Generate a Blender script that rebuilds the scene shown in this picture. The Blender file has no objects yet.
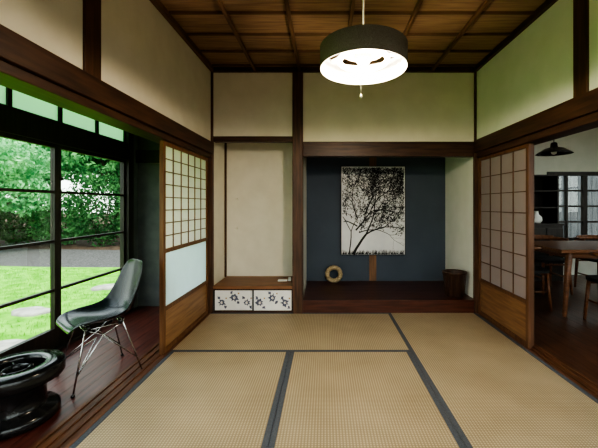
import bpy, math, random
import numpy as np
from mathutils import Vector, Matrix
random.seed(7); np.random.seed(7)
S=bpy.context.scene

# ------------------------------------------------------------ materials
def newmat(name):
    m=bpy.data.materials.new(name); m.use_nodes=True
    nt=m.node_tree; return m,nt,nt.nodes,nt.links,nt.nodes['Principled BSDF']
def C(c): return (c[0],c[1],c[2],1)
def noisy(name,c1,c2,scale=8,rough=.7,stretch=(1,1,1),bump=0,metal=0,spec=.5,detail=6,lo=.35,hi=.65,bdist=.002):
    m,nt,n,l,p=newmat(name)
    tc=n.new('ShaderNodeTexCoord'); mp=n.new('ShaderNodeMapping'); mp.inputs['Scale'].default_value=stretch
    nz=n.new('ShaderNodeTexNoise'); nz.inputs['Scale'].default_value=scale; nz.inputs['Detail'].default_value=detail
    r=n.new('ShaderNodeValToRGB'); r.color_ramp.elements[0].color=C(c1); r.color_ramp.elements[1].color=C(c2)
    r.color_ramp.elements[0].position=lo; r.color_ramp.elements[1].position=hi
    l.new(tc.outputs['Object'],mp.inputs[0]); l.new(mp.outputs[0],nz.inputs['Vector']); l.new(nz.outputs[0],r.inputs[0]); l.new(r.outputs[0],p.inputs['Base Color'])
    p.inputs['Roughness'].default_value=rough; p.inputs['Metallic'].default_value=metal; p.inputs['Specular IOR Level'].default_value=spec
    if bump:
        b=n.new('ShaderNodeBump'); b.inputs['Strength'].default_value=bump; b.inputs['Distance'].default_value=bdist
        l.new(nz.outputs[0],b.inputs['Height']); l.new(b.outputs[0],p.inputs['Normal'])
    return m
def wood(name,c1,c2,ax='z',rough=.45,spec=.4):
    st={'x':(.08,1,1),'y':(1,.08,1),'z':(1,1,.08)}[ax]
    return noisy(name,c1,c2,scale=45,rough=rough,stretch=st,bump=.15,spec=spec,bdist=.001)
DK1,DK2=(.034,.015,.009),(.080,.036,.019)
WZ=wood('wood_post',(.05,.023,.012),(.11,.050,.026),'z'); WX=wood('wood_beam_x',DK1,DK2,'x'); WY=wood('wood_beam_y',DK1,DK2,'y')
WLZ=wood('wood_shoji_z',(.12,.052,.022),(.20,.095,.042),'z'); WLY=wood('wood_board',(.23,.125,.06),(.35,.20,.10),'x')
WIN=wood('wood_window_dark',(.018,.014,.011),(.04,.030,.023),'z')
ENG=wood('engawa_wood',(.06,.014,.010),(.14,.037,.025),'y',rough=.35,spec=.5)
DIN=wood('dining_floor_wood',(.06,.024,.012),(.13,.055,.029),'y',rough=.33,spec=.5)
TOK=wood('toko_wood',(.05,.015,.009),(.10,.031,.018),'x',rough=.28,spec=.5)
SILL=wood('sill_wood',(.09,.038,.02),(.18,.078,.04),'y',rough=.4)
CEIL=wood('ceiling_board_wood',(.22,.13,.075),(.35,.22,.13),'x',rough=.6)
CEB=wood('ceiling_batten_wood',(.10,.052,.026),(.17,.09,.045),'y',rough=.5)
CLAP=wood('ceiling_lap_wood',(.09,.05,.027),(.15,.085,.045),'x',rough=.6)
PL=noisy('plaster_cream',(.70,.66,.54),(.75,.71,.59),scale=6,rough=.9,bump=.05)
PLW=noisy('plaster_white',(.74,.76,.68),(.79,.80,.73),scale=6,rough=.9)
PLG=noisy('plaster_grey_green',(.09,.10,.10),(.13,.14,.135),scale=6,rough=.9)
BLUE=noisy('toko_blue_plaster',(.070,.087,.115),(.078,.097,.127),scale=3,rough=.85,bump=.1,detail=3)
BLK=noisy('black_lacquer',(.008,.008,.009),(.016,.015,.015),scale=10,rough=.16)
ASH=noisy('brazier_ash',(.12,.11,.10),(.25,.24,.22),scale=60,rough=1,bump=.4)
SHELL=noisy('chair_shell_plastic',(.008,.012,.014),(.012,.017,.020),scale=4,rough=.22,spec=.35)
WIRE=noisy('chrome_wire',(.5,.5,.5),(.6,.6,.6),scale=3,rough=.2,metal=1)
FAB=noisy('shade_fabric',(.13,.105,.09),(.21,.175,.155),scale=260,rough=.9,bump=.3)
WHT=noisy('white_enamel',(.8,.8,.78),(.85,.85,.82),scale=3,rough=.5)
CORD=noisy('cord',(.5,.48,.42),(.6,.57,.5),scale=20,rough=.7)
HERI=noisy('tatami_border_cloth',(.065,.073,.09),(.10,.11,.13),scale=150,rough=.85)
INK=noisy('ink_black',(.008,.008,.009),(.014,.014,.015),scale=20,rough=.7)
CANV=noisy('print_paper',(.66,.67,.68),(.82,.82,.82),scale=2.5,rough=.8)
WICK=noisy('wicker_straw',(.30,.22,.12),(.55,.44,.27),scale=70,rough=.8,stretch=(1,1,1),bump=.8,bdist=.004)
FUS=noisy('fusuma_paper',(.78,.76,.72),(.84,.82,.79),scale=10,rough=.9)
MOT=noisy('motif_indigo',(.08,.085,.13),(.15,.15,.20),scale=40,rough=.9)
MOT2=noisy('motif_ochre',(.35,.2,.08),(.45,.28,.12),scale=40,rough=.9)
BARK=noisy('bark',(.05,.035,.02),(.13,.10,.07),scale=20,rough=.95,stretch=(1,1,.2),bump=.5,bdist=.02)
STONE=noisy('garden_stone',(.20,.19,.165),(.34,.33,.29),scale=8,rough=.9,bump=.5,bdist=.02)
GRAV=noisy('gravel',(.045,.042,.040),(.11,.105,.10),scale=30,rough=.95,bump=.5,bdist=.02,spec=.1)
SOIL=noisy('soil',(.04,.026,.017),(.09,.06,.04),scale=6,rough=.95,spec=.1)
GRASS=noisy('lawn',(.085,.27,.018),(.18,.43,.045),scale=5,rough=.9,detail=12,bump=.6,bdist=.03,spec=.05)
TBL=wood('table_wood',(.14,.055,.024),(.24,.105,.05),'x',rough=.35)
FEN=wood('fence_wood',(.045,.05,.055),(.10,.105,.11),'z',rough=.8)
BIN=noisy('bin_wood',(.03,.014,.008),(.07,.032,.018),scale=40,rough=.45,stretch=(1,1,.08),bump=.2)
def leafmat(name,c1,c2):
    m,nt,n,l,p=newmat(name)
    tc=n.new('ShaderNodeTexCoord'); nz=n.new('ShaderNodeTexNoise'); nz.inputs['Scale'].default_value=3.0; nz.inputs['Detail'].default_value=8
    r=n.new('ShaderNodeValToRGB'); r.color_ramp.elements[0].color=C(c1); r.color_ramp.elements[1].color=C(c2)
    r.color_ramp.elements[0].position=.35; r.color_ramp.elements[1].position=.65
    l.new(tc.outputs['Object'],nz.inputs['Vector']); l.new(nz.outputs[0],r.inputs[0]); l.new(r.outputs[0],p.inputs['Base Color'])
    p.inputs['Roughness'].default_value=.7; p.inputs['Specular IOR Level'].default_value=.15
    t=n.new('ShaderNodeBsdfTranslucent'); l.new(r.outputs[0],t.inputs[0]); mx=n.new('ShaderNodeMixShader'); mx.inputs[0].default_value=.35
    l.new(p.outputs[0],mx.inputs[1]); l.new(t.outputs[0],mx.inputs[2]); l.new(mx.outputs[0],n['Material Output'].inputs[0])
    return m
LF1=leafmat('leaf_light',(.11,.36,.15),(.31,.64,.30)); LF2=leafmat('leaf_dark',(.020,.080,.025),(.085,.22,.075)); LF3=leafmat('leaf_mid',(.055,.19,.07),(.17,.40,.15))
def transl(name,c,f,rough=.8):
    m,nt,n,l,p=newmat(name)
    nz=n.new('ShaderNodeTexNoise'); nz.inputs['Scale'].default_value=12
    r=n.new('ShaderNodeValToRGB'); r.color_ramp.elements[0].color=C([k*.93 for k in c]); r.color_ramp.elements[1].color=C(c)
    l.new(nz.outputs[0],r.inputs[0]); l.new(r.outputs[0],p.inputs['Base Color']); p.inputs['Roughness'].default_value=rough
    t=n.new('ShaderNodeBsdfTranslucent'); l.new(r.outputs[0],t.inputs[0]); mx=n.new('ShaderNodeMixShader'); mx.inputs[0].default_value=f
    l.new(p.outputs[0],mx.inputs[1]); l.new(t.outputs[0],mx.inputs[2]); l.new(mx.outputs[0],n['Material Output'].inputs[0])
    return m
PAPER=transl('shoji_paper',(.93,.91,.87),.6); PAPERSH=transl('shoji_paper_mauve',(.50,.43,.43),.45)  # second paper is the right-hand screens' shade, put into a darker mauve colour
FROST=transl('frosted_glass',(.88,.96,1.0),.75,.35); TRANS=transl('transom_frosted_glass',(.48,.70,.50),.85,.4)
def glass(name):
    m,nt,n,l,p=newmat(name)
    n.remove(p); t=n.new('ShaderNodeBsdfTransparent'); t.inputs[0].default_value=(.95,.98,.96,1); g=n.new('ShaderNodeBsdfGlossy'); g.inputs['Roughness'].default_value=.02
    mx=n.new('ShaderNodeMixShader'); mx.inputs[0].default_value=.04
    l.new(t.outputs[0],mx.inputs[1]); l.new(g.outputs[0],mx.inputs[2]); l.new(mx.outputs[0],n['Material Output'].inputs[0]); return m
GL=glass('window_glass')
def emis(name,c,s):
    m,nt,n,l,p=newmat(name); p.inputs['Base Color'].default_value=C(c); p.inputs['Emission Color'].default_value=C(c); p.inputs['Emission Strength'].default_value=s; return m
TUBE=emis('lamp_tube_glow',(1,.90,.74),5); DISC=emis('lamp_reflector_lit',(.75,.66,.52),.05)
def tatami():
    m,nt,n,l,p=newmat('tatami_rush')
    tc=n.new('ShaderNodeTexCoord')
    w1=n.new('ShaderNodeTexWave'); w1.bands_direction='X'; w1.inputs['Scale'].default_value=21
    w2=n.new('ShaderNodeTexWave'); w2.bands_direction='Y'; w2.inputs['Scale'].default_value=26
    mu=n.new('ShaderNodeMath'); mu.operation='MULTIPLY'
    nz=n.new('ShaderNodeTexNoise'); nz.inputs['Scale'].default_value=3
    ad=n.new('ShaderNodeMath'); ad.operation='MULTIPLY_ADD'; ad.inputs[1].default_value=.5
    r=n.new('ShaderNodeValToRGB'); r.color_ramp.elements[0].color=C((.28,.215,.13)); r.color_ramp.elements[1].color=C((.60,.49,.33))
    r.color_ramp.elements[0].position=.15; r.color_ramp.elements[1].position=1.0
    l.new(tc.outputs['Object'],w1.inputs[0]); l.new(tc.outputs['Object'],w2.inputs[0]); l.new(tc.outputs['Object'],nz.inputs['Vector'])
    l.new(w1.outputs['Fac'],mu.inputs[0]); l.new(w2.outputs['Fac'],mu.inputs[1])
    l.new(nz.outputs[0],ad.inputs[0]); l.new(mu.outputs[0],ad.inputs[2]); l.new(ad.outputs[0],r.inputs[0]); l.new(r.outputs[0],p.inputs['Base Color'])
    b=n.new('ShaderNodeBump'); b.inputs['Strength'].default_value=.4; b.inputs['Distance'].default_value=.002; l.new(mu.outputs[0],b.inputs['Height']); l.new(b.outputs[0],p.inputs['Normal'])
    p.inputs['Roughness'].default_value=.5; return m
TAT=tatami()

# ------------------------------------------------------------ builder
class B:
    def __init__(s): s.v=[];s.f=[];s.m=[];s.sm=[];s.mats=[]
    def mi(s,m):
        if m not in s.mats: s.mats.append(m)
        return s.mats.index(m)
    def raw(s,vs,fs,m,smooth=False):
        o=len(s.v); i=s.mi(m); s.v+= [tuple(v) for v in vs]
        for f in fs: s.f.append(tuple(k+o for k in f)); s.m.append(i); s.sm.append(smooth)
        return s
    def box(s,x0,x1,y0,y1,z0,z1,m):
        vs=[(x,y,z) for x in (x0,x1) for y in (y0,y1) for z in (z0,z1)]
        return s.raw(vs,[(0,1,3,2),(4,6,7,5),(0,4,5,1),(2,3,7,6),(0,2,6,4),(1,5,7,3)],m)
    def lathe(s,prof,c,m,seg=48,smooth=True):
        vs=[];fs=[];k=len(prof)
        for r,z in prof:
            for i in range(seg):
                a=2*math.pi*i/seg; vs.append((c[0]+r*math.cos(a),c[1]+r*math.sin(a),c[2]+z))
        for j in range(k-1):
            for i in range(seg):
                i2=(i+1)%seg; fs.append((j*seg+i,j*seg+i2,(j+1)*seg+i2,(j+1)*seg+i))
        return s.raw(vs,fs,m,smooth)
    def tube(s,pts,r,m,seg=8,closed=False,smooth=True):
        pts=[Vector(p) for p in pts]; n=len(pts); vs=[];fs=[]
        rs=r if isinstance(r,(list,tuple)) else [r]*n
        for j,p in enumerate(pts):
            if closed: t=pts[(j+1)%n]-pts[j-1]
            else: t=pts[min(j+1,n-1)]-pts[max(j-1,0)]
            t.normalize(); up=Vector((0,0,1)) if abs(t.z)<.9 else Vector((1,0,0))
            a=t.cross(up).normalized(); b=t.cross(a)
            for i in range(seg):
                q=2*math.pi*i/seg; vs.append(p+(a*math.cos(q)+b*math.sin(q))*rs[j])
        for j in range(n if closed else n-1):
            j2=(j+1)%n
            for i in range(seg):
                i2=(i+1)%seg; fs.append((j*seg+i,j*seg+i2,j2*seg+i2,j2*seg+i))
        if not closed: fs+= [tuple(range(seg))[::-1],tuple((n-1)*seg+i for i in range(seg))]
        return s.raw(vs,fs,m,smooth)
    def done(s,name,loc=(0,0,0),rot=0,bevel=0,sc=1):
        me=bpy.data.meshes.new(name); me.from_pydata(s.v,[],s.f)
        for m in s.mats: me.materials.append(m)
        me.polygons.foreach_set('material_index',s.m); me.polygons.foreach_set('use_smooth',s.sm); me.update()
        o=bpy.data.objects.new(name,me); S.collection.objects.link(o); o.location=loc; o.rotation_euler=(0,0,rot); o.scale=(sc,)*3
        if bevel:
            b=o.modifiers.new('bevel','BEVEL'); b.width=bevel; b.segments=2; b.limit_method='ANGLE'
        return o
def Box(name,x0,x1,y0,y1,z0,z1,m,bevel=0): return B().box(x0,x1,y0,y1,z0,z1,m).done(name,bevel=bevel)

XL,XR,YB,ZC=-1.16,1.54,3.38,2.5
YF=-0.6
# ------------------------------------------------------------ floor / tatami
b=B(); b.box(XL-.2,XR+.2,YF,4.3,-.3,-.06,SOIL); b.done('floor')
def mat_(x0,x1,y0,y1):
    w,h=x1-x0,y1-y0; g=.0012; e=.03
    t=B(); t.box(g,w-g,g,h-g,-.055,0,TAT)
    if h>w:
        t.box(g,e,g,h-g,-.05,.0018,HERI); t.box(w-e,w-g,g,h-g,-.05,.0018,HERI)
    else:
        t.box(g,w-g,g,e,-.05,.0018,HERI); t.box(g,w-g,h-e,h-g,-.05,.0018,HERI)
    t.done('tatami_mat',loc=(x0,y0,0))
mat_(XL,XL+1.8,YB-.9,YB); mat_(XL+1.8,XR,YB-1.8,YB)
mat_(XL,XL+.9,YB-2.7,YB-.9); mat_(XL+.9,XL+1.8,YB-2.7,YB-.9)
mat_(XL+1.8,XR,YB-3.6,YB-1.8); mat_(XL,XL+1.8,YB-3.6,YB-2.7); 
Box('floor_trim',XL,XR,YF,YB-3.601,-.05,0,SILL)
# sills
def sill(name,x0,x1):
    t=B(); t.box(x0,x1,YF,YB,-.05,-.004,SILL)
    n=3; w=(x1-x0)/(2*n+1)
    for i in range(n+1): t.box(x0+2*i*w,x0+(2*i+1)*w,YF,YB,-.004,.002,SILL)
    t.done(name)
sill('trim_sill_left',XL-.18,XL-.001); sill('trim_sill_right',XR+.001,XR+.13)
# engawa floor boards
t=B(); x=-2.09
while x<XL-.19:
    x2=min(x+.105,XL-.182); t.box(x+.001,x2-.001,YF,3.66,-.05,-.02,ENG); x+=.105
t.done('floor_engawa')
t=B(); x=XR+.132
while x<5.2:
    t.box(x+.001,x+.119,YF,5.3,-.05,-.02,DIN); x+=.12
t.done('floor_dining')
# ------------------------------------------------------------ ceiling
t=B(); y=YF; i=0
while y<YB:
    y2=min(y+.30,YB); vs=[(XL-.05,y,ZC-.012),(XR+.05,y,ZC-.012),(XR+.05,y2+.01,ZC+.004),(XL-.05,y2+.01,ZC+.004)]
    t.raw(vs+[(a,b_,c+.03) for a,b_,c in vs],[(0,3,2,1),(4,5,6,7),(0,1,5,4),(1,2,6,5),(2,3,7,6),(3,0,4,7)],CEIL)
    t.box(XL,XR,y-.006,y+.006,ZC-.018,ZC+.002,CLAP); y+=.30
t.box(XL-.15,XR+.15,YF-.1,4.4,ZC+.04,ZC+.1,CEIL)
t.done('ceiling')
for bx in (-.71,-.26,.19,.64,1.09):
    Box('ceiling_batten',bx-.014,bx+.014,YF,YB-.03,ZC-.045,ZC-.018,CEB,.003)
Box('trim_cornice_back',XL,XR,YB-.035,YB,ZC-.05,ZC-.004,WX,.003)
Box('trim_cornice_left',XL,XL+.035,YF,YB-.036,ZC-.05,ZC-.004,CEB,.003)
Box('trim_cornice_right',XR-.035,XR,YF,YB-.036,ZC-.05,ZC-.004,WY,.003)
# ------------------------------------------------------------ side walls
Box('wall_left',XL-.09,XL,YF,YB+.5,1.74,ZC+.03,PL)
Box('wall_right',XR,XR+.09,YF,YB+1,1.76,ZC+.03,PLW)
t=B(); t.box(XL-.12,XL+.025,YF,YB-.02,1.62,1.735,WY); t.box(XL-.13,XL+.005,YF,YB-.02,1.575,1.618,WY); t.done('trim_header_left',bevel=.004)
t=B(); t.box(XR-.025,XR+.12,YF,YB-.02,1.63,1.755,WY); t.box(XR-.005,XR+.13,YF,YB-.02,1.575,1.628,WY); t.done('trim_header_right',bevel=.004)
Box('trim_post_left',XL-.02,XL+.012,1.585,1.70,1.737,ZC-.05,WZ,.003)
Box('trim_post_right',XR-.012,XR+.02,1.93,2.04,1.757,ZC-.05,WZ,.003)
Box('trim_corner_post_left',XL-.09,XL+.02,YB-.02,YB+.02,-.05,ZC-.05,WZ,.003)
Box('trim_corner_post_right',XR-.02,XR+.09,YB-.02,YB+.02,-.05,ZC-.05,WZ,.003)
# ------------------------------------------------------------ back wall, alcoves
PX0,PX1=-.33,-.225
Box('trim_toko_post',PX0,PX1,YB-.03,YB+.08,-.02,ZC-.05,WZ,.006)
t=B(); t.box(XL+.02,PX0,YB,YB+.06,1.80,ZC+.03,PL); t.box(PX1,XR-.02,YB,YB+.06,1.74,ZC+.03,PL); t.done('wall_back')
Box('trim_lintel_alcove',XL+.02,PX0,YB-.01,YB+.07,1.745,1.80,WX,.004)
Box('trim_lintel_tokonoma',PX1,XR-.02,YB-.012,YB+.075,1.595,1.745,WX,.004)
t=B(); t.box(XL-.05,PX0,3.84,3.9,-.05,ZC,PL); t.done('wall_alcove_back')
Box('wall_alcove_left',XL-.09,XL,YB+.02,3.84,-.05,1.74,PL)
Box('wall_alcove_divider',PX0+.02,PX1-.01,YB+.08,4.3,-.05,ZC,PLW)
Box('trim_alcove_corner',XL,XL+.02,3.82,3.84,.27,ZC-.5,WZ)
Box('wall_tokonoma_back',PX1-.02,XR+.09,4.24,4.32,-.05,ZC,BLUE)
Box('wall_tokonoma_right',XR,XR+.09,YB+.02,4.24,-.05,1.76,PLW)
Box('trim_tokonoma_wall_strip',.565,.655,4.222,4.24,.132,2.2,wood('wood_strip',(.16,.08,.04),(.26,.13,.06),'z'))
t=B(); t.box(PX1,XR,YB-.005,YB+.11,-.05,.13,TOK)
y=YB+.112
while y<4.23:
    t.box(PX1,XR,y,min(y+.14,4.24)-.002,.06,.128,TOK); y+=.14
t.done('floor_tokonoma')
# alcove low cabinet
t=B(); CX0,CX1=XL+.02,PX0
t.box(CX0,CX1,YB-.01,3.84,.245,.275,wood('shelf_wood',(.15,.065,.03),(.26,.115,.055),'x'))
t.box(CX0,CX1,YB,YB+.03,-.0,.022,WX); t.box(CX0,CX1,YB,YB+.03,.228,.245,WX)
t.box(CX0,CX1,3.80,3.84,0,.245,WX)
mid=(CX0+CX1)/2
t.box(CX0,CX0+.012,YB,YB+.03,.022,.228,INK);t.box(CX1-.012,CX1,YB,YB+.03,.022,.228,INK);t.box(mid-.007,mid+.007,YB-.001,YB+.02,.022,.228,INK)
t.box(CX0+.012,mid,YB+.012,YB+.022,.022,.228,FUS); t.box(mid,CX1-.012,YB+.006,YB+.016,.022,.228,FUS)
def blob(t,cx,cz,r,y,m,k=9,jit=.25):
    vs=[(cx,y,cz)]
    for i in range(k*2):
        a=math.pi*i/k; rr=r*(1 if i%2 else .68)*(1+random.uniform(-jit,jit)*.5); vs.append((cx+rr*math.cos(a),y,cz+rr*math.sin(a)))
    t.raw(vs,[(0,1+i,1+(i+1)%(2*k)) for i in range(2*k)],m)
for x0,yy in ((CX0+.012,YB+.011),(mid,YB+.005)):
    for j in range(3):
        cx=x0+.07+j*.128; cz=.15 if j%2 else .10
        blob(t,cx,cz,.042,yy,MOT,7,.6); blob(t,cx,cz,.016,yy-.001,FUS,6); blob(t,cx+.005,cz,.007,yy-.0015,MOT2,5)
        blob(t,cx-.03,cz+.05,.018,yy,MOT,4,.8); blob(t,cx+.04,cz-.045,.018,yy,MOT,4,.8); blob(t,cx+.045,cz+.045,.010,yy,MOT2,4)
t.done('low_cabinet')
t=B(); t.box(-.05,.05,-.03,.03,0,.012,WHT); t.box(.06,.09,-.015,.015,0,.04,WHT); t.done('ornament_card',loc=(-.46,3.6,.276),bevel=.002)
for zz in (1.17,.83):
    t=B(); t.lathe([(0,-.012),(.014,-.01),(.016,0),(.006,.012),(0,.014)],(0,0,0),PL,16); t.done('wall_peg',loc=(-1.02,3.828,zz))
# ------------------------------------------------------------ artwork
def art():
    t=B(); w,h=.82,1.13
    t.box(-w/2,w/2,0,.028,-h/2,h/2,INK); t.box(-w/2+.008,w/2-.008,-.002,0,-h/2+.008,h/2-.008,CANV)
    W,H=w/2-.01,h/2-.01; y=-.0035
    def seg(x0,z0,x1,z1,a,bw):
        if not(-W<x1<W and -H-.02<z1<H): return False
        d=Vector((x1-x0,z1-z0)); 
        if d.length<1e-5: return False
        d.normalize(); nx,nz=-d.y,d.x
        t.raw([(x0+nx*a,y,z0+nz*a),(x0-nx*a,y,z0-nz*a),(x1-nx*bw,y,z1-nz*bw),(x1+nx*bw,y,z1+nz*bw)],[(0,1,2,3)],INK); return True
    def leaf(x,z):
        s=random.uniform(.006,.014); a=random.uniform(0,6.28)
        c,si=math.cos(a)*s,math.sin(a)*s
        if abs(x)<W-.014 and abs(z)<H-.014: t.raw([(x-c,y-.0005,z-si),(x+si*.5,y-.0005,z-c*.5),(x+c,y-.0005,z+si),(x-si*.5,y-.0005,z+c*.5)],[(0,1,2,3)],INK)
    def grow(x,z,ang,wd,ln,dep):
        n=4
        for i in range(n):
            ang+=random.uniform(-.17,.17); x1=x+math.cos(ang)*ln/n; z1=z+math.sin(ang)*ln/n
            w1=wd*.93
            if not seg(x,z,x1,z1,wd,w1): return
            x,z,wd=x1,z1,w1
            if 2<=dep<=4 and random.random()<.4:
                grow(x,z,ang+random.choice((-1,1))*random.uniform(.5,1.1),wd*.55,ln*.55,dep-2)
            if dep<=3 and z>-.3:
                leaf(x+random.uniform(-.025,.025),z+random.uniform(-.025,.025))
        if dep<=0: return
        for sgn in (-1,1):
            grow(x,z,ang+sgn*random.uniform(.2,.6),wd*.76,ln*.86,dep-1)
    grow(-.25,-H,1.2,.017,.30,7); grow(-.30,-H,1.65,.008,.29,6); grow(-.22,-.25,.75,.010,.27,6); grow(-.1,-.05,1.3,.009,.24,6); grow(-.2,-.1,2.0,.007,.22,6)
    grow(.05,.15,.5,.006,.17,5); grow(-.2,-.2,2.4,.008,.16,5); grow(.0,.0,.1,.007,.2,5); grow(-.18,-.28,.25,.007,.22,5)
    for _ in range(90):
        x=random.uniform(-W,W); z=random.uniform(-.32,H) 
        grow(x,z,math.atan2(z+.5,x+.25)+random.uniform(-.7,.7),.0033,.10,2)
    for _ in range(260):
        x=random.uniform(-W+.01,W-.01); seg(x,-H+.001,x+random.uniform(-.02,.02),-H+random.uniform(.01,.06),.003,.0008)
    t.done('tree_print_artwork',loc=(.61,4.1935,1.03))
art()
# woven ring
t=B(); 
for k in range(5):
    R=.082; pts=[]
    for i in range(60):
        a=2*math.pi*i/60; q=a*9+k*2*math.pi/5; rr=R+.017*math.cos(q); pts.append((rr*math.cos(a),.017*math.sin(q),rr*math.sin(a)))
    t.tube(pts,.0135,WICK,8,closed=True)
t.done('woven_ring',loc=(.11,4.12,.13+.11))
# bin
t=B(); t.lathe([(0,0),(.088,0),(.093,.006),(.118,.24),(.126,.245),(.126,.26),(.115,.262),(.112,.24),(.086,.02),(0,.018)],(0,0,0),BIN,40)
for i in range(20):
    a=2*math.pi*i/20; t.tube([(.0945*math.cos(a),.0945*math.sin(a),.01),(.1175*math.cos(a),.1175*math.sin(a),.235)],.003,BIN,5)
t.done('waste_basket',loc=(1.385,3.54,.131))
# ------------------------------------------------------------ shoji
def shoji(name,w,h,loc,sections,cols,rows,paper,wd=WLZ,board=WLY):
    t=B(); T=.03; st=.034
    t.box(0,st,0,T,0,h,wd); t.box(w-st,w,0,T,0,h,wd); t.box(st,w-st,0,T,h-.03,h,wd); t.box(st,w-st,0,T,0,.035,wd)
    lz0,lz1=sections['lat']; t.box(st,w-st,.002,T-.002,lz0-.03,lz0,wd)
    t.box(st,w-st,.0145,.0155,lz0,lz1,paper)
    for i in range(1,cols):
        x=st+(w-2*st)*i/cols; t.box(x-.0035,x+.0035,.007,.023,lz0,lz1,wd)
    for j in range(1,rows):
        z=lz0+(lz1-lz0)*j/rows; t.box(st,w-st,.008,.022,z-.0035,z+.0035,wd)
    top=lz0-.03
    if 'gl' in sections:
        g0=sections['gl']; t.box(st,w-st,.013,.017,g0,top,FROST); t.box(st,w-st,.002,T-.002,g0-.03,g0,wd); top=g0-.03
    t.box(st,w-st,.01,.02,.035,top,board)
    t.done(name,loc=loc,rot=math.pi/2)
shoji('shoji_screen',.93,1.57,(XL-.02,2.42,.003),{'lat':(.77,1.54),'gl':.34},6,8,PAPER)
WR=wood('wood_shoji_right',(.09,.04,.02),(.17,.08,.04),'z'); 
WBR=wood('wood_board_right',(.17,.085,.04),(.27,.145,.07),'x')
shoji('shoji_screen',.83,1.57,(XR+.045,2.53,.003),{'lat':(.36,1.54)},4,7,PAPERSH,WR,WBR)
shoji('shoji_screen',.80,1.57,(XR+.085,2.57,.003),{'lat':(.36,1.54)},4,7,PAPERSH,WR,WBR)
# ------------------------------------------------------------ engawa
XW=-2.09
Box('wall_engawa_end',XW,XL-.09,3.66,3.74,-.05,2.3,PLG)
Box('trim_engawa_end_beam',XW+.02,XL-.095,3.62,3.66,1.56,1.70,WIN)
Box('trim_engawa_post',XW-.04,XW+.05,3.44,3.53,-.05,2.2,WIN)
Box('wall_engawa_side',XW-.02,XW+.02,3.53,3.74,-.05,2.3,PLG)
t=B(); t.box(XW-.05,XL-.09,YF,3.74,2.18,2.25,WY); t.done('ceiling_engawa')
t=B(); t.box(XW-.05,XW+.04,YF,3.45,1.57,1.745,WIN); t.box(XW-.05,XW+.05,YF,3.45,-.3,.0,WIN); t.box(XW-.05,XW+.04,YF,3.45,2.1,2.2,WIN); t.done('trim_engawa_rails',bevel=.003)
def engwin(name,y0,y1):
    t=B(); a,b_=XW-.018,XW+.018
    t.box(a,b_,y0,y0+.03,0,1.57,WIN); t.box(a,b_,y1-.03,y1,0,1.57,WIN); t.box(a,b_,y0+.03,y1-.03,0,.15,WIN); t.box(a,b_,y0+.03,y1-.03,1.54,1.57,WIN)
    for z in (.445,.82,1.2): t.box(a+.004,b_-.004,y0+.03,y1-.03,z-.010,z+.010,WIN)
    t.box(XW-.002,XW+.002,y0+.03,y1-.03,.15,1.54,GL)
    t.done(name)
ys=[3.44-.87*i for i in range(6)]
for i in range(4): engwin('window_%d'%(i+1),ys[i+1]+.001,ys[i]-.001)
engwin('window_5',YF+.01,ys[4]-.001)
t=B()
y=3.44
t.box(XW-.003,XW+.003,YF,3.44,1.745,2.10,TRANS)
while y>YF: t.box(XW-.018,XW+.018,y-.015,y+.015,1.745,2.10,WIN); y-=.42
t.done('window_transom')
# ------------------------------------------------------------ wall behind the camera : unseen glazed doors, added to let fill daylight into the room
t=B(); yb=YF-.02
for i in range(4):
    x0=XL+i*.675; t.box(x0,x0+.035,yb-.03,yb,0,2.1,WIN); t.box(x0+.64,x0+.675,yb-.03,yb,0,2.1,WIN); t.box(x0,x0+.675,yb-.028,yb-.002,0,.1,WIN); t.box(x0,x0+.675,yb-.028,yb-.002,1.2,1.23,WIN); t.box(x0,x0+.675,yb-.028,yb-.002,2.06,2.1,WIN)
    t.box(x0+.035,x0+.64,yb-.016,yb-.013,.1,2.06,GL)
t.done('window_rear')
Box('wall_rear',XL-.09,XR+.09,YF-.09,YF,2.1,ZC+.04,PL)
Box('wall_rear_engawa',XW,XL,YF-.09,YF,-.05,2.3,PLG)
# ------------------------------------------------------------ dining room
DY=5.3; DX=5.3
t=B(); t.box(XR+.09,3.55,DY,DY+.1,-.05,2.5,PLW); t.box(3.55,DX,DY,DY+.1,1.6,2.5,PLW); t.box(3.55,DX,DY,DY+.1,-.05,.55,PLW); t.done('wall_dining_back')
t=B(); t.box(DX,DX+.1,YF,DY+.1,-.05,.8,PLW); t.box(DX,DX+.1,YF,DY+.1,2.1,2.5,PLW); t.box(DX,DX+.1,3.9,DY+.1,.8,2.1,PLW); t.box(DX,DX+.1,YF,.3,.8,2.1,PLW); t.done('wall_dining_right')
t=B(); 
for yy in (.3,1.2,2.1,3.0,3.87): t.box(DX,DX+.06,yy,yy+.03,.8,2.1,WIN)
for zz in (.8,1.45,2.07): t.box(DX,DX+.06,.3,3.9,zz,zz+.03,WIN)
t.box(DX+.03,DX+.034,.3,3.9,.8,2.1,GL); t.done('window_dining_side')  # side window out of view, added to brighten the dining room
Box('wall_dining_left',XR+.09,XR+.12,YB+.02,DY,-.05,2.5,PLW)
t=B(); t.box(XR+.09,DX+.1,YF-.1,DY+.1,2.42,2.5,PLW); t.done('ceiling_dining')
t=B(); t.box(XR+.09,DX,YF-.1,YF,-.05,.9,PLW); t.box(XR+.09,DX,YF-.1,YF,2.2,2.5,PLW); t.box(XR+.09,1.9,YF-.1,YF,.9,2.2,PLW); t.box(4.8,DX,YF-.1,YF,.9,2.2,PLW); t.done('wall_dining_rear')  # unseen opening in this wall, enlarged for more daylight in the dining room
t=B(); x=3.55
t.box(3.55,DX,DY-.02,DY+.05,1.57,1.63,WIN); t.box(3.55,DX,DY-.02,DY+.05,.52,.58,WIN)
for i,x in enumerate(np.arange(3.58,DX,.29)): 
    w=.035 if i%2==0 else .014; t.box(x-w,x+w,DY-.01,DY+.04,.58,1.57,WIN)
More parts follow.
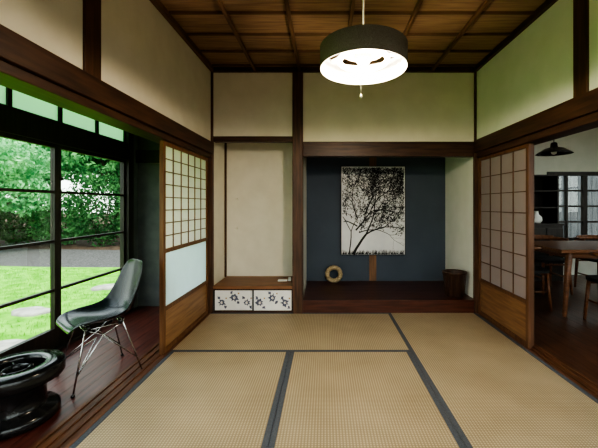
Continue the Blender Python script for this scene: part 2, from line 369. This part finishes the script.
for z in (.83,1.08,1.33): t.box(3.55,DX,DY,DY+.03,z-.014,z+.014,WIN)
t.box(3.55,DX,DY+.045,DY+.048,.58,1.57,GL); t.done('window_dining')
t=B(); cx0,cx1,cy0,cy1=3.0,3.5,4.85,5.29
t.box(cx0,cx1,cy0+.02,cy1,-.02,.80,WIN); t.box(cx0-.02,cx1+.02,cy0-.01,cy1,.80,.83,WIN)
for j in range(2):
    xx=cx0+.01+j*.245; t.box(xx,xx+.235,cy0,cy0+.02,.04,.76,WIN); t.lathe([(0,-.01),(.012,0),(0,.01)],(xx+(.2 if j==0 else .035),cy0-.012,.45),WIRE,10)
for xx in (cx0,cx1-.025): 
    t.box(xx,xx+.025,cy0+.1,cy1,.83,1.55,WIN)
for z in (1.05,1.3,1.53): t.box(cx0+.025,cx1-.025,cy0+.1,cy1,z,z+.022,WIN)
t.box(cx0,cx1,cy1-.015,cy1-.005,.83,1.55,WIN)
t.done('kitchen_cupboard',bevel=.003)
t=B(); t.lathe([(0,0),(.05,0),(.075,.04),(.07,.09),(.03,.13),(.025,.17),(.032,.18),(.024,.18),(.02,.15),(0,.12)],(0,0,0),WHT,24); t.done('ceramic_vase',loc=(3.15,4.93,.831))
# table
t=B(); t.box(0,1.8,0,.85,.645,.68,TBL)
for x,y,dx,dy in ((.15,.1,-.07,-.03),(.15,.75,-.07,.03),(1.65,.1,.07,-.03),(1.65,.75,.07,.03)):
    t.tube([(x,y,.645),(x+dx,y+dy,0)],[.035,.02],TBL,10)
t.box(.15,1.65,.09,.11,.58,.645,TBL); t.box(.15,1.65,.74,.76,.58,.645,TBL); t.box(.14,.16,.1,.75,.58,.645,TBL); t.box(1.64,1.66,.1,.75,.58,.645,TBL)
t.done('dining_table',loc=(2.32,3.25,-.02),bevel=.004)
def dchair(loc,rot):
    t=B(); s=.21; zs=.40
    vs=[];n=24
    for z in (zs,zs+.03):
        for i in range(n):
            a=2*math.pi*i/n; c,si=math.cos(a),math.sin(a)
            vs.append((s*1.02*math.copysign(abs(c)**.5,c),s*math.copysign(abs(si)**.5,si),z))
    t.raw(vs,[tuple(range(n))[::-1],tuple(range(n,2*n))]+[(i,(i+1)%n,n+(i+1)%n,n+i) for i in range(n)],INK)
    for sy in (-1,1):
        t.tube([(.19,sy*.18,0),(.16,sy*.16,zs)],[.013,.018],TBL,8)
        t.tube([(-.21,sy*.18,0),(-.18,sy*.17,zs),(-.20,sy*.185,.60),(-.19,sy*.19,.67)],[.013,.019,.016,.013],TBL,8)
        t.tube([(.17,sy*.165,.2),(-.195,sy*.175,.2)],.009,TBL,6)
    t.tube([(.165,-.16,zs-.03),(.165,.16,zs-.03)],.012,TBL,6); t.tube([(-.18,-.17,zs-.03),(-.18,.17,zs-.03)],.012,TBL,6)
    pts=[];r=[]
    for i in range(17):
        a=math.pi*(.42+1.16*i/16); pts.append((-.02+.23*math.cos(a)*1.0,.25*math.sin(a),.67)); r.append(.014+.012*math.sin(math.pi*i/16))
    t.tube(pts,r,TBL,10); t.tube([(p[0]+.003,p[1]*.95,p[2]+.025) for p in pts[4:13]],.014,TBL,8)
    t.done('dining_chair',loc=loc,rot=rot)
dchair((2.2,3.68,-.02),0); dchair((2.72,3.05,-.02),math.pi/2); dchair((2.9,4.32,-.02),-math.pi/2); dchair((3.6,4.32,-.02),-math.pi/2)
# dining pendant
t=B(); t.lathe([(.022,.12),(.03,.11),(.035,.07),(.09,.055),(.15,.015),(.17,0),(.165,0),(.145,.012),(.085,.048),(.03,.06),(0,.06)],(0,0,0),BLK,40)
t.lathe([(0,-.01),(.022,0),(.028,.025),(.015,.05),(0,.055)],(0,0,0),WHT,20); t.tube([(0,0,.11),(0,0,.78)],.004,BLK,6); t.lathe([(0,.78),(.045,.78),(.04,.76),(0,.755)],(0,0,0),BLK,20)
t.done('pendant_lamp_dining',loc=(2.42,3.5,1.64))
# ------------------------------------------------------------ main pendant
LX,LY,LZ=.2,1.73,1.81
t=B()
t.lathe([(.225,0),(.226,.11),(.224,.112)],(0,0,0),FAB,72); t.lathe([(.220,.112),(.220,0),(.225,0)],(0,0,0),WHT,72)
t.lathe([(.224,.112),(.219,.112)],(0,0,0),WHT,72)
t.lathe([(.11,.085),(.09,.093),(.0,.095)],(0,0,0),DISC,64); t.lathe([(.11,.085),(.112,.10),(.0,.104)],(0,0,0),WHT,64)
for R,z in ((.125,.045),):
    t.tube([(R*math.cos(2*math.pi*i/64),R*math.sin(2*math.pi*i/64),z) for i in range(64)],.013,TUBE,12,closed=True)
t.lathe([(0,.03),(.03,.032),(.045,.055),(.05,.09)],(0,0,0),WHT,32)
for i in range(6):
    a=2*math.pi*i/6+.35; c,s=math.cos(a),math.sin(a); z0=.098
    V_=[(c*.10-s*.022,s*.10+c*.022),(c*.10+s*.022,s*.10-c*.022),(c*.2195+s*.012,s*.2195-c*.012),(c*.2195-s*.012,s*.2195+c*.012)]
    t.raw([(x,y,z0) for x,y in V_]+[(x,y,z0+.006) for x,y in V_],[(3,2,1,0),(4,5,6,7),(0,1,5,4),(1,2,6,5),(2,3,7,6),(3,0,4,7)],WHT)
t.tube([(0,0,.10),(0,0,.67)],.005,CORD,8); t.lathe([(0,.67),(.05,.668),(.045,.645),(0,.64)],(0,0,0),WHT,24)
t.tube([(-.012,0,.03),(-.012,0,-.13)],.0018,CORD,6); t.lathe([(0,-.155),(.006,-.15),(.005,-.135),(0,-.128)],(-.012,0,0),CORD,10)
t.done('pendant_lamp',loc=(LX,LY,LZ))
ld=bpy.data.lights.new('pendant_bulb','POINT'); ld.energy=30; ld.color=(1,.84,.63); ld.shadow_soft_size=.025
lo=bpy.data.objects.new('pendant_bulb',ld); lo.location=(LX,LY,LZ-.0); S.collection.objects.link(lo)
# ------------------------------------------------------------ shell chair
def shell_chair():
    prof=[(.225,.385,.165),(.215,.412,.195),(.17,.425,.215),(.09,.415,.228),(0,.402,.235),(-.08,.403,.238),(-.145,.428,.238),(-.185,.48,.234),(-.205,.55,.226),(-.225,.63,.215),(-.24,.70,.20),(-.25,.75,.18),(-.256,.785,.145),(-.258,.80,.09)]
    raise_=[.0,.01,.025,.045,.06,.075,.085,.08,.065,.05,.04,.03,.02,.01]
    nu=13; vs=[];fs=[]; n=len(prof)
    for j,(f,z,w) in enumerate(prof):
        a=prof[max(j-1,0)];b_=prof[min(j+1,n-1)]; tx,tz=b_[0]-a[0],b_[1]-a[1]; L=math.hypot(tx,tz); tx/=L;tz/=L
        nx,nz=tz,-tx   # toward sitter
        if nz<0 and j<6: nx,nz=-nx,-nz
        if j>=6 and nx<0: nx,nz=-nx,-nz
        for i in range(nu):
            u=-1+2*i/(nu-1); k=raise_[j]*abs(u)**2.6
            vs.append((f+nx*k,w*u*(1-.05*abs(u)**4),z+nz*k))
    for j in range(n-1):
        for i in range(nu-1):
            fs.append((j*nu+i,j*nu+i+1,(j+1)*nu+i+1,(j+1)*nu+i))
    e=bpy.data.objects.new('shell_chair',None); S.collection.objects.link(e)
    s=B().raw(vs,fs,SHELL,True).done('shell_seat'); s.parent=e
    m=s.modifiers.new('s','SOLIDIFY'); m.thickness=.009; m.offset=0; m=s.modifiers.new('ss','SUBSURF'); m.levels=2; m.render_levels=2
    t=B(); r=.0055
    for sy in (-1,1):
        t.tube([(.13,sy*.10,.40),(.12,sy*.11,.375),(.21,sy*.205,.008)],r,WIRE)
        t.tube([(-.12,sy*.10,.405),(-.11,sy*.11,.375),(-.21,sy*.20,.008)],r,WIRE)
        t.tube([(.185,sy*.18,.11),(.0,sy*.06,.30),(-.11,sy*.11,.375)],r*.75,WIRE)
        t.tube([(-.185,sy*.178,.11),(.0,sy*.06,.30),(.12,sy*.11,.375)],r*.75,WIRE)
        t.tube([(.12,sy*.11,.375),(-.11,sy*.11,.375)],r,WIRE)
        for sx in (.21,-.21): t.lathe([(0,0),(.011,0),(.011,.012),(0,.016)],(sx,sy*.204,0),BLK,12)
    for sx in (.12,-.11):
        t.tube([(sx,-.11,.375),(sx,.11,.375)],r,WIRE)
        q=.185 if sx>0 else -.185
        t.tube([(q,-.18,.11),(sx*.2,0,.27),(q,.18,.11)],r*.75,WIRE)
    for sx in (.10,-.10):
        for sy in (.1,-.1): t.lathe([(0,.36),(.018,.365),(.018,.402),(0,.405)],(sx,sy,0),BLK,12)
    o=t.done('wire_base'); o.parent=e
    e.location=(-1.485,2.19,-.018); e.scale=(.91,)*3; e.rotation_euler=(0,0,math.radians(230))
shell_chair()
# ------------------------------------------------------------ hibachi
t=B(); t.lathe([(0,0),(.175,0),(.185,.008),(.185,.04),(.175,.05),(.135,.062),(.125,.08),(.125,.17),(.14,.19),(.175,.20),(.198,.21),(.205,.222),(.205,.268),(.198,.28),(.13,.285),(.12,.281),(.116,.265),(.112,.20)],(0,0,0),BLK,64)
t.lathe([(.113,.215),(.06,.222),(0,.225)],(0,0,0),ASH,40)
t.lathe([(.06,.222),(.06,.262),(.054,.266),(.05,.262),(.05,.225)],(0,0,0),BLK,40)
for i in range(3):
    a=2.1*i+.4; t.tube([(.075*math.cos(a),.075*math.sin(a),.21),(.07*math.cos(a),.07*math.sin(a),.276),(.02*math.cos(a),.02*math.sin(a),.276)],.005,BLK,8)
t.done('hibachi_brazier',loc=(-1.615,1.73,-.018))
# ------------------------------------------------------------ garden
ZG=-.38
Box('ground',-60,60,-60,60,ZG-.3,ZG-.02,SOIL)
def band(fn0,fn1,x0,x1,n,z,m,name):
    vs=[];fs=[]
    for i in range(n+1):
        x=x0+(x1-x0)*i/n; vs+=[(x,fn0(x),z),(x,fn1(x),z)]
    for i in range(n): fs.append((2*i,2*i+2,2*i+3,2*i+1))
    B().raw(vs,fs,m).done(name)
edge=lambda x:8.3+.5*math.sin(x*.35)+.05*(x+6)
band(lambda x:-12,edge,-30,-2.2,60,ZG,GRASS,'lawn')
band(edge,lambda x:edge(x)+3.0,-30,8,76,ZG-.005,GRAV,'gravel_path')
STN=((-4.05,4.55,.26),(-3.9,5.9,.24),(-3.3,3.4,.26))
N=22000; X=np.random.uniform(-9,-2.4,N); Y=np.random.uniform(1.5,7.7,N)
keep=np.ones(N,bool)
for sx_,sy_,sr in STN: keep&=((X-sx_)**2+(Y-sy_)**2)>(sr*1.3)**2
X=X[keep];Y=Y[keep];N=len(X); a=np.random.uniform(0,6.28,N); h=np.random.uniform(.02,.05,N); w=.004
V=np.empty((N,3,3)); V[:,0]=np.c_[X-w*np.cos(a),Y-w*np.sin(a),np.full(N,ZG)]; V[:,1]=np.c_[X+w*np.cos(a),Y+w*np.sin(a),np.full(N,ZG)]; V[:,2]=np.c_[X+np.random.uniform(-.02,.02,N),Y+np.random.uniform(-.02,.02,N),ZG+h]
B().raw(V.reshape(-1,3).tolist(),np.arange(N*3).reshape(-1,3).tolist(),GRASS).done('lawn_grass_blades')
def leaves(t,c,rad,n,size,m):
    d=np.random.normal(size=(n,3)); d/=np.linalg.norm(d,axis=1)[:,None]; r=np.random.uniform(.55,1.0,n)**.6
    lump=1+.18*np.sin(d[:,0]*5+c[0])*np.cos(d[:,2]*6+c[1])
    P=np.array(c)+d*np.array(rad)*(r*lump)[:,None]
    u=np.random.normal(size=(n,3)); u/=np.linalg.norm(u,axis=1)[:,None]; v=np.cross(u,np.random.normal(size=(n,3))); v/=np.linalg.norm(v,axis=1)[:,None]
    s=(size*np.random.uniform(.6,1.3,n))[:,None]
    V=np.stack([P-u*s,P+v*s*.45,P+u*s,P-v*s*.45],1)
    t.raw(V.reshape(-1,3).tolist(),np.arange(n*4).reshape(-1,4).tolist(),m)
def tree(x,y,h,r,m,n=5,per=1700,size=.07,low=1.0):
    t=B(); t.tube([(0,0,0),(.1,.05,h*.35),(0,.1,h*.7)],[.13,.09,.05],BARK,8)
    for i in range(n):
        a=i*2.4; rr=r*.55*(i>0); z=h*(.45+.5*random.random()) if i else h*.8
        z=max(z,low); p=(rr*math.cos(a),rr*math.sin(a),z)
        t.tube([(.05,.05,h*.35),(p[0]*.6,p[1]*.6,z*.85),p],[.06,.035,.015],BARK,6)
        leaves(t,p,(r*.6,r*.6,r*.42),per,size,m)
    t.done('garden_tree',loc=(x,y,ZG-.02))
def shrub(x,y,r,h,m,per=2600,size=.05):
    t=B()
    for i in range(5): 
        a=i*1.26; t.tube([(0,0,0),(r*.4*math.cos(a),r*.4*math.sin(a),h*.6)],[.03,.012],BARK,6)
    leaves(t,(0,0,h*.5),(r,r,h*.52),per,size,m); leaves(t,(0,0,h*.45),(r*.7,r*.7,h*.4),per//2,size,m)
    t.done('garden_shrub',loc=(x,y,ZG-.02))
for x,y,h,r,m in ((-9.5,15,5.5,2.4,LF3),(-12.5,15,6,2.6,LF1),(-15.8,14.6,6,2.6,LF1),(-6.6,15,5.5,2.4,LF2),(-11,18.6,8,3.4,LF3),(-15.5,19,8,3.4,LF3),(-6.5,19,8,3.4,LF3),(-3,15.5,6,2.4,LF3),(-20,14,7,3.2,LF3),(-19.5,8.5,7,3.0,LF1)):
    tree(x,y,h,r,m,per=1300,size=.12,n=9,low=1.2)
tree(-10.6,10.4,3.4,1.5,LF1,n=9,per=1200,size=.075,low=1.2)
tree(-13.6,10.2,3.6,1.6,LF1,n=9,per=1200,size=.075,low=1.2)
for x,y,r,h,m in ((-6.6,12.1,.95,2.2,LF2),(-8.3,12.2,1.0,2.7,LF2),(-10.1,12.6,1.0,2.0,LF3),(-11.9,12.7,1.0,1.9,LF2),(-13.7,12.7,1.0,1.9,LF3),(-15.7,11.6,1.1,2.0,LF2),(-4.9,12.1,.9,1.9,LF2),(-3.2,12.1,.9,2.0,LF3)):
    shrub(x,y,r,h,m,per=2600,size=.07)
def stone(x,y,r,h):
    vs=[];n=14; rs=[r*random.uniform(.8,1.15) for _ in range(n)]
    for k,z in ((1,0),(1.02,h*.6),(.88,h),(.5,h*1.06)):
        for i in range(n): a=2*math.pi*i/n; vs.append((rs[i]*k*math.cos(a),rs[i]*k*.7*math.sin(a),z))
    fs=[(j*n+i,j*n+(i+1)%n,(j+1)*n+(i+1)%n,(j+1)*n+i) for j in range(3) for i in range(n)]+[tuple(3*n+i for i in range(n))]
    B().raw(vs,fs,STONE,True).done('garden_stone',loc=(x,y,ZG-.02),rot=random.random()*.6)
for x,y,r in STN: stone(x,y,r,.06)
t=B()
x=2.2
while x<9.5: t.box(x,x+.14,7.0,7.03,ZG-.02,2.2,FEN); x+=.15
for z in (.1,1.0,1.9): t.box(2.2,9.5,7.03,7.08,z,z+.08,FEN)
t.done('garden_fence')
# ------------------------------------------------------------ world, sun, camera
w=bpy.data.worlds.new('sky'); S.world=w; w.use_nodes=True; nt=w.node_tree; bg=nt.nodes['Background']
tc=nt.nodes.new('ShaderNodeTexCoord'); sx=nt.nodes.new('ShaderNodeSeparateXYZ'); r=nt.nodes.new('ShaderNodeValToRGB')
r.color_ramp.elements[0].color=(.92,.95,.92,1); r.color_ramp.elements[1].color=(.78,.88,1,1)
nt.links.new(tc.outputs['Generated'],sx.inputs[0]); nt.links.new(sx.outputs['Z'],r.inputs[0]); nt.links.new(r.outputs[0],bg.inputs[0]); bg.inputs[1].default_value=3.1
sd=bpy.data.lights.new('sun','SUN'); sd.energy=3.5; sd.angle=.25; sd.color=(1,.96,.88); so=bpy.data.objects.new('sun',sd); so.rotation_euler=(math.radians(28),math.radians(8),0); so.location=(-5,-5,10); S.collection.objects.link(so)
cd=bpy.data.cameras.new('camera'); cd.lens=19.93; cd.sensor_width=36; cd.sensor_fit='HORIZONTAL'; cd.shift_x=-26/598; cd.shift_y=-19/598; cd.clip_start=.02; cd.clip_end=200
co=bpy.data.objects.new('camera',cd); co.location=(0,0,1.10); co.rotation_euler=(math.pi/2,0,0); S.collection.objects.link(co); S.camera=co
S.view_settings.view_transform='AgX'; S.view_settings.look='AgX - High Contrast'; S.view_settings.exposure=.55
